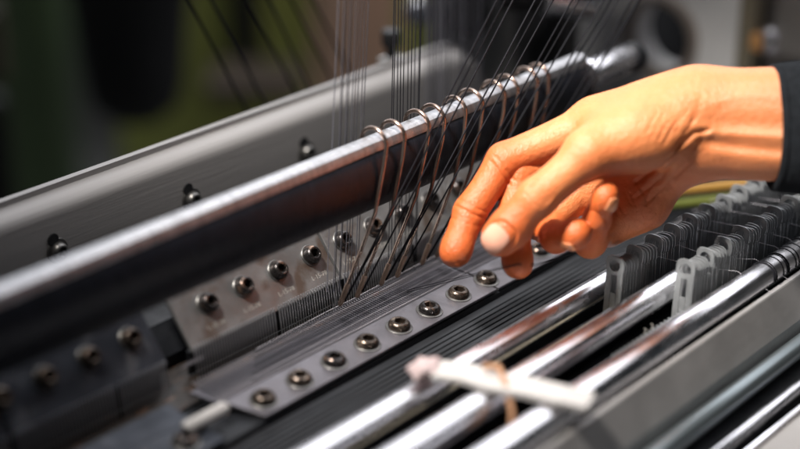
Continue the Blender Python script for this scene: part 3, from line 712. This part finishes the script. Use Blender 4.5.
def skin_mat():
    m = bpy.data.materials.new('skin'); m.use_nodes = True; nt = m.node_tree; b = nt.nodes['Principled BSDF']; N_ = nt.nodes.new; Lk = nt.links.new
    at_ = N_('ShaderNodeAttribute'); at_.attribute_name = 'tone'
    tc = N_('ShaderNodeTexCoord'); n1 = N_('ShaderNodeTexNoise'); n1.inputs['Scale'].default_value = 55; n1.inputs['Detail'].default_value = 5
    Lk(tc.outputs['Object'], n1.inputs['Vector'])
    ad = N_('ShaderNodeMath'); ad.operation = 'MULTIPLY_ADD'; ad.inputs[1].default_value = .9; Lk(n1.outputs[0], ad.inputs[0]); 
    sb = N_('ShaderNodeMath'); sb.operation = 'SUBTRACT'; sb.inputs[1].default_value = .45; Lk(at_.outputs['Fac'], sb.inputs[0]); Lk(sb.outputs[0], ad.inputs[2])
    cr = N_('ShaderNodeValToRGB'); cr.color_ramp.elements[0].color = (.56, .195, .07, 1); cr.color_ramp.elements[1].color = (.48, .10, .022, 1)
    n1.inputs['Roughness'].default_value = .65; cr.color_ramp.elements[0].position = .1; cr.color_ramp.elements[1].position = .95
    Lk(ad.outputs[0], cr.inputs[0]); Lk(cr.outputs[0], b.inputs['Base Color'])
    b.inputs['Roughness'].default_value = .46; b.inputs['Subsurface Weight'].default_value = .12; b.inputs['Subsurface Radius'].default_value = (1, .3, .12); b.inputs['Subsurface Scale'].default_value = .003
    v = N_('ShaderNodeTexVoronoi'); v.inputs['Scale'].default_value = 1500; Lk(tc.outputs['Object'], v.inputs['Vector'])
    n2 = N_('ShaderNodeTexNoise'); n2.inputs['Scale'].default_value = 420; n2.inputs['Detail'].default_value = 6; Lk(tc.outputs['Object'], n2.inputs['Vector'])
    mx = N_('ShaderNodeMath'); mx.operation = 'MULTIPLY_ADD'; mx.inputs[1].default_value = .4; Lk(v.outputs['Distance'], mx.inputs[0]); Lk(n2.outputs[0], mx.inputs[2])
    bp = N_('ShaderNodeBump'); bp.inputs['Strength'].default_value = .55; bp.inputs['Distance'].default_value = .0009; Lk(mx.outputs[0], bp.inputs['Height']); Lk(bp.outputs[0], b.inputs['Normal'])
    return m
M['skin'] = skin_mat()
M['nail2'] = mat('small_fingernail', (.62,.24,.11), .22, 0, .05, 300, 0, .06, 100, coat=.3)
M['nail'] = mat('fingernail', (.62,.31,.22), .25, 0, .05, 300, 0, .06, 100)
base = to_world(cp(900, 130, H-30)[None])[0]
per = empty('person', base, 'bare right hand with dark sleeve, thumb and finger pinching a fine thread', 'person')
me = bpy.data.meshes.new('hand'); me.from_pydata([tuple(p) for p in ((to_world(HV)-base)*S)], [], [tuple(int(i) for i in q) for q in HQ]); me.update()
me.polygons.foreach_set('use_smooth', [True]*len(me.polygons)); me.materials.append(M['skin'])
tone = .25 + .5*np.clip((cp(560,0,H)[0]-HV[:,0])/35, 0, 1)
for n, f in fing.items():
    for jn, wgt, rad in ((3, .75, 15), (2, .35, 9), (1, .3, 12)):
        if n == 'thumb' and jn == 1: continue
        dd = np.sqrt(((HV-f['j'][jn])**2).sum(-1)); tone += wgt*np.exp(-(dd/rad)**2)
dd = np.sqrt(((HV-cp(645,195,H+5))**2).sum(-1)); tone += .5*np.exp(-(dd/26)**2)
a_ = me.attributes.new('tone', 'FLOAT', 'POINT'); a_.data.foreach_set('value', np.clip(tone, 0, 1))
ho = bpy.data.objects.new('hand', me); C.objects.link(ho); ho.parent = per; ho['base'] = per['base']
def nail(c, ax, nrm, L, Wd, nm='nail'):
    ax = unit(ax); nrm = unit(nrm - ax*np.dot(nrm, ax)); sd = np.cross(ax, nrm); n = 18; P = []
    for i in range(n+1):
        for j in range(n+1):
            u = -1 + 2*i/n; v = -1 + 2*j/n
            hw = (1-abs(u)**5*.34) if u > 0 else (1-abs(u)**5*.30)
            uu = u*(1 - .13*v*v*(1 if u > 0 else .7))
            P.append(c + ax*uu*L/2 + sd*v*hw*Wd/2 + nrm*22)
    P = np.array(P)
    for _ in range(60): P = P - nrm*np.clip(sdf(P, False), -1, 4)[:, None]*.8
    Pt = P + nrm*.42; k = n+1; mb = MB(); Pb = P - nrm*.5
    W1, W2 = to_world(Pt), to_world(Pb); edge = [i for i in range(k*k)]
    fs = [(i*k+j, (i+1)*k+j, (i+1)*k+j+1, i*k+j+1) for i in range(n) for j in range(n)]
    N2 = k*k; fs2 = [tuple(N2+q for q in reversed(f)) for f in fs]
    rim = [i*k for i in range(k)] + [n*k+j for j in range(1, k)] + [i*k+n for i in range(n-1, -1, -1)] + [j for j in range(n-1, 0, -1)]
    fs3 = [(rim[i], N2+rim[i], N2+rim[(i+1) % len(rim)], rim[(i+1) % len(rim)]) for i in range(len(rim))]
    mb.add(np.concatenate([W1, W2]), fs+fs2+fs3)
    return obj('fingernail', mb, M[nm], ho, smooth=45)
tj = fing['thumb']['j']; nail(cp(496,239,H-13), tj[3]-tj[2], np.array([-.12, .10, -1.]), 13.6, 11.6)
rj = fing['ring']['j']; nail(cp(570,236,H-6), np.array([.9,.1,-.45]), np.array([.15, -.62, -.75]), 8, 7, 'nail2')
pj = fing['pinky']['j']; nail(cp(608,201,H-16), np.array([.4,.8,-.4]), np.array([.62, -.30, -.72]), 7.5, 6.5, 'nail2')
# sleeve
mb = MB(); vs = []; NS = 360
for (px, gr, inn) in ((771.5, -1.5, 1), (770, .3, 0), (772, 2.2, 0), (776, 2.4, 0), (777, 1.7, 0), (778.5, 2.6, 0), (800, 3.4, 0), (840, 4.6, 0), (900, 6, 0), (990, 8, 0), (1150, 11, 0), (1400, 15, 0)):
    f_ = (px-700)/240.; t0 = cp(px, 126 + 5*f_, H+3-40*f_)
    rx = 26.4 + 2*f_ + gr; rz = 22 + 7*f_ + gr
    for i in range(NS):
        a = 2*math.pi*i/NS; wv = .35*math.sin(3*a+px*.05)*(1 if px > 780 else .3) + (.16 if i % 4 < 2 else -.16)*(0 if inn else 1)
        vs.append(t0 + np.array([-.4*math.sin(a), (rx+wv)*math.sin(a), (rz+wv)*math.cos(a)]))
n = 12; mb.add(to_world(np.array(vs)), [(i*NS+j, i*NS+(j+1) % NS, (i+1)*NS+(j+1) % NS, (i+1)*NS+j) for i in range(n-1) for j in range(NS)] + [tuple((n-1)*NS+j for j in range(NS))])
obj('sleeve', mb, M['sleeve'], per, smooth=60)
# the thread pinched between thumb and middle finger
pw = lambda px, py, D: to_world(cp(px, py, D)[None])[0]
for dz, cc in ((0, M['thread']), (2.0, M['thread'])):
    thread([pw(400, 292+dz, H+50), pw(452, 279+dz, H+20), pw(497, 268.5+dz*.7, H-6), pw(518, 263.5+dz*.8, H-7), pw(536, 264+dz, H-2), pw(560, 258, H+24), pw(640, 236, H+110)], .2, cc, 'fine dark thread held taut between thumb and middle fingertip', 'threads held by the fingers')
